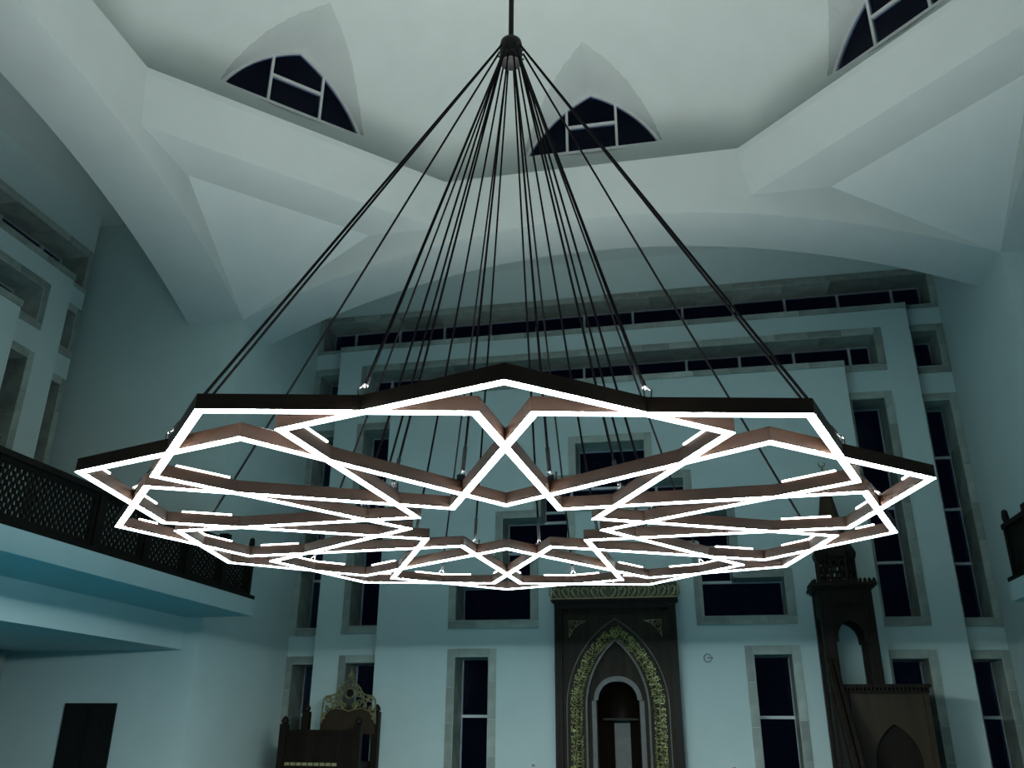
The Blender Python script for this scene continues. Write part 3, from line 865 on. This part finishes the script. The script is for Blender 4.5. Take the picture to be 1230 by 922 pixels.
# pierced octagonal drum
DR = 0.100; DX, DY = X(1.208), 0.12
ph = math.pi/8
for k in range(8):
    a0, a1 = ph + k*math.pi/4, ph + (k+1)*math.pi/4
    p0, p1 = Vector((DX + DR*math.cos(a0), DY + DR*math.sin(a0))), Vector((DX + DR*math.cos(a1), DY + DR*math.sin(a1)))
    m = MB()
    m.tube([(*p0, z_(0.735)), (*p0, z_(0.87))], 0.006, 6)
    e = (p1-p0); Ln = e.length
    P3 = lambda u_, z: (*(p0 + e*u_), z_(z))
    # two rows of round openings: rings joined by short bars
    for zc, us in ((0.772, (0.25, 0.75)), (0.805, (0.0, 0.5, 1.0)), (0.838, (0.25, 0.75))):
        for uc in us:
            ring_ = [P3(min(1, max(0, uc + 0.21*math.cos(t_*math.pi/3 + math.pi/6))), zc + 0.0175*math.sin(t_*math.pi/3 + math.pi/6)) for t_ in range(7)]
            m.tube(ring_, 0.0052, 5, False)
    m.tube([P3(0, 0.742), P3(1, 0.742)], 0.008, 5); m.tube([P3(0, 0.865), P3(1, 0.865)], 0.008, 5)
    m.build('drum_screen', WOOD, mn)
MB().lathe([(0.100, z_(0.866)), (0.112, z_(0.874)), (0.116, z_(0.90)), (0.104, z_(0.926)), (0.098, z_(0.935))], 8, DX, DY, ph).build('canopy', WOOD, mn)
MB().lathe([(0.098, z_(0.935)), (0.072, z_(1.02)), (0.050, z_(1.13)), (0.030, z_(1.24)), (0.012, z_(1.318))], 8, DX, DY, ph).build('spire', WOOD3, mn)
MB().lathe([(0.006, z_(1.316)), (0.008, z_(1.325)), (0.016, z_(1.334)), (0.018, z_(1.345)), (0.012, z_(1.357)), (0.005, z_(1.362)), (0.004, z_(1.37)), (0.008, z_(1.376)), (0.004, z_(1.383)), (0.003, z_(1.39))], 12, DX, DY).build('finial', GOLD, mn, 40)
m = MB()
m.tube([(DX + 0.017*math.sin(a), DY, z_(1.408) - 0.017*math.cos(a)) for a in [math.radians(d_) for d_ in range(-140, 141, 20)]], [0.001, 0.0018, 0.0025, 0.003, 0.0035, 0.004, 0.0042, 0.0044, 0.0042, 0.004, 0.0035, 0.003, 0.0025, 0.0018, 0.001], 6)
m.build('crescent', GOLD, mn)
# platform, front block with pointed panel
MB().box(X(1.10), X(1.35), 0.0, 0.25, 0, z_(0.20)).build('platform', WOOD, mn)
bx0, bx1, by = X(1.14), X(1.515), -0.07
m = MB(); arch_panel(m, 0.105, z_(-0.13), z_(0.045), (bx1-bx0)/2, z_(0.185), by, by+0.03, 10, (bx0+bx1)/2 + 0.022)
m.v = [(min(max(x, bx0), bx1), y, z) for x, y, z in m.v]
m.build('block_panel', WOOD3, mn)
MB().box(bx0+0.001, bx1-0.001, by+0.025, 0.3, 0, z_(0.184)).build('block', WOOD, mn)
for x in (bx0-0.008, bx1-0.016):
    MB().box(x, x+0.024, by-0.012, by+0.012, 0, z_(0.186)).build('block_post', WOOD3, mn)
MB().box(bx0-0.012, bx1+0.012, by-0.016, 0.3, z_(0.185), z_(0.198)).box(bx0-0.022, bx1+0.022, by-0.028, 0.3, z_(0.21), z_(0.226)).build('block_cornice', WOOD, mn)
for k in range(22):
    x = bx0 - 0.012 + k*0.0185
    slab('dentil', WOOD, mn, x, x+0.010, by-0.024, by+0.01, z_(0.196), z_(0.211))
# stair with two banisters coming forward on the left
for k in range(9):
    t0 = k/9
    slab('step', WOOD, mn, X(1.095), bx0-0.014, -0.02-0.055*(k+1), -0.02-0.055*k, 0, z_(0.20) - 0.6*(k+1)/10)
for x in (X(1.088), bx0-0.026):
    m = MB()
    y0, y1 = -0.01, -0.50
    zt0, zt1 = z_(0.36), z_(-0.22)
    for o_, th in ((0.0, 0.022), (-0.055, 0.012), (-0.14, 0.016)):
        m.add([(x, y0, zt0+o_), (x+0.018, y0, zt0+o_), (x+0.018, y0, zt0+o_-th*1.6), (x, y0, zt0+o_-th*1.6), (x, y1, zt1+o_), (x+0.018, y1, zt1+o_), (x+0.018, y1, zt1+o_-th*1.6), (x, y1, zt1+o_-th*1.6)],
              [(0,1,2,3),(4,7,6,5),(0,4,5,1),(1,5,6,2),(2,6,7,3),(3,7,4,0)])
    m.build('banister', WOOD, mn)
    for k in range(8):
        f = (k+0.5)/8
        yy, zz = y0 + (y1-y0)*f, zt0 + (zt1-zt0)*f
        MB().box(x+0.005, x+0.013, yy-0.004, yy+0.004, zz-0.14, zz-0.01).build('baluster', WOOD, mn)
    MB().box(x-0.004, x+0.022, y1-0.026, y1, 0, zt1+0.03).build('newel_post', WOOD, mn)

# ------------------------------------------------------------------ preacher's chair on the left
pc = tag(root('preachers_chair', (-1.60, 2.66, FL)), 'dark wooden preaching chair with gilded openwork crest standing left of the mihrab', 'chair')
X = lambda x: x + 1.60
for x, zt in ((-1.815, 0.03), (-1.385, 0.03)):
    for y in (-0.06, 0.22):
        zz = zt if y < 0 else 0.10
        m = MB().box(X(x)-0.02, X(x)+0.02, y-0.02, y+0.02, 0, z_(zz))
        m.lathe([(0.012, z_(zz)), (0.020, z_(zz)+0.008), (0.021, z_(zz)+0.02), (0.012, z_(zz)+0.034), (0.003, z_(zz)+0.042)], 8, X(x), y)
        m.build('post', WOOD, pc)
MB().box(X(-1.80), X(-1.40), -0.07, -0.05, z_(-0.02), z_(0.002)).build('front_rail', WOOD, pc)
MB().box(X(-1.80), X(-1.40), -0.07, -0.05, z_(-0.160), z_(-0.135)).build('front_rail', WOOD, pc)
MB().box(X(-1.795), X(-1.405), -0.062, -0.054, z_(-0.135), z_(-0.02)).build('front_panel', WOOD, pc)
MB().box(X(-1.515), X(-1.475), -0.068, -0.05, z_(-0.135), z_(-0.02)).build('panel_stile', WOOD, pc)
for k in range(9):
    x = X(-1.79) + k*0.034
    slab('inlay', CROWN, pc, x, x+0.028, -0.0745, -0.069, z_(-0.178), z_(-0.163))
MB().box(X(-1.80), X(-1.40), -0.07, 0.23, 0, z_(-0.16)).build('body', WOOD, pc)
bk = [(X(-1.715), z_(-0.02))] + [(X(-1.715), z_(0.07))] + [(X(-1.66) + 0.25*i/8, z_(0.118 + 0.018*math.sin(math.pi*i/8))) for i in range(9)] + [(X(-1.385), z_(0.07)), (X(-1.385), z_(-0.02))]
MB().prism(bk, 0.19, 0.21).build('back_panel', WOOD3, pc)
# gilded openwork crest: outline and scrolls
crest = MB()
ccx = X(-1.545)
C3 = lambda x, z: (ccx + x, 0.185, z_(z))
for s in (-1, 1):
    crest.tube([C3(s*0.165, 0.035), C3(s*0.162, 0.10), C3(s*0.158, 0.165), C3(s*0.14, 0.182), C3(s*0.10, 0.19), C3(s*0.078, 0.20), C3(s*0.065, 0.225), C3(s*0.03, 0.258), C3(s*0.008, 0.275)], 0.005, 6)
    crest.tube([C3(s*0.165, 0.035), C3(s*0.145, 0.08), C3(s*0.12, 0.105), C3(s*0.08, 0.118), C3(s*0.03, 0.112), C3(0, 0.10)], 0.004, 6)
    for x, z, r, a0 in ((0.132, 0.165, 0.022, 0), (0.135, 0.115, 0.016, 1), (0.098, 0.160, 0.020, 2), (0.060, 0.150, 0.022, 3), (0.095, 0.132, 0.012, 4), (0.030, 0.132, 0.016, 5), (0.060, 0.192, 0.018, 1), (0.045, 0.222, 0.013, 0.5), (0.02, 0.245, 0.010, 2), (0.148, 0.088, 0.010, 2.5), (0.12, 0.178, 0.010, 1.5), (0.08, 0.182, 0.009, 3.5), (0.152, 0.065, 0.008, 0)):
        crest.tube([(ccx + s*(p[0]-ccx), p[1], p[2]) for p in spiral(ccx + x, z_(z), r, r*0.25, a0, 1.3, 0.184, 9)], [0.0068 - 0.0003*i for i in range(10)], 5)
crest.tube([C3(0.028*math.cos(t_*math.pi/6), 0.200 + 0.028*math.sin(t_*math.pi/6)) for t_ in range(13)], 0.005, 6)
crest.build('crest', GOLD, pc)
MB().lathe([(0.022, -0.004), (0.022, 0.004)], 16).build('crest_boss', WOOD, pc).matrix_local = Matrix.Translation((ccx*S, 0.19*S, z_(0.200)*S)) @ Matrix.Rotation(math.pi/2, 4, 'X')
MB().lathe([(0.006, z_(0.272)), (0.018, z_(0.283)), (0.022, z_(0.297)), (0.010, z_(0.312)), (0.008, z_(0.318)), (0.001, z_(0.342))], 6, ccx, 0.19).build('crest_finial', GOLD, pc)

# ------------------------------------------------------------------ small fittings on the back wall
r_ = tag(root('wall_ring', (0.506, 3.0, 0.39)), 'small grey eight-sided ring fixed to the wall right of the mihrab', 'fixture')
m = MB()
pts = [(0.022*math.cos(k*math.pi/4 + math.pi/8), -0.005, 0.022*math.sin(k*math.pi/4 + math.pi/8)) for k in range(9)]
m.tube(pts, 0.0028, 5, False); m.build('ring', SOCK, r_)
MB().box(-0.003, 0.030, -0.004, 0.0, -0.004, 0.004).build('bracket', SOCK, r_)
for x, lab in ((-0.49, 'small grey wall socket low on the wall left of the mihrab'), (0.60, 'small grey wall socket low on the wall right of the mihrab')):
    so = tag(root('wall_socket', (x, 3.0, -0.172)), lab, 'socket', 'wall sockets beside the mihrab')
    MB().box(-0.013, 0.013, -0.004, 0.0, -0.013, 0.013).build('plate', FRAME, so)
    MB().box(-0.009, 0.009, -0.007, -0.004, -0.009, 0.004).build('insert', SOCK, so)
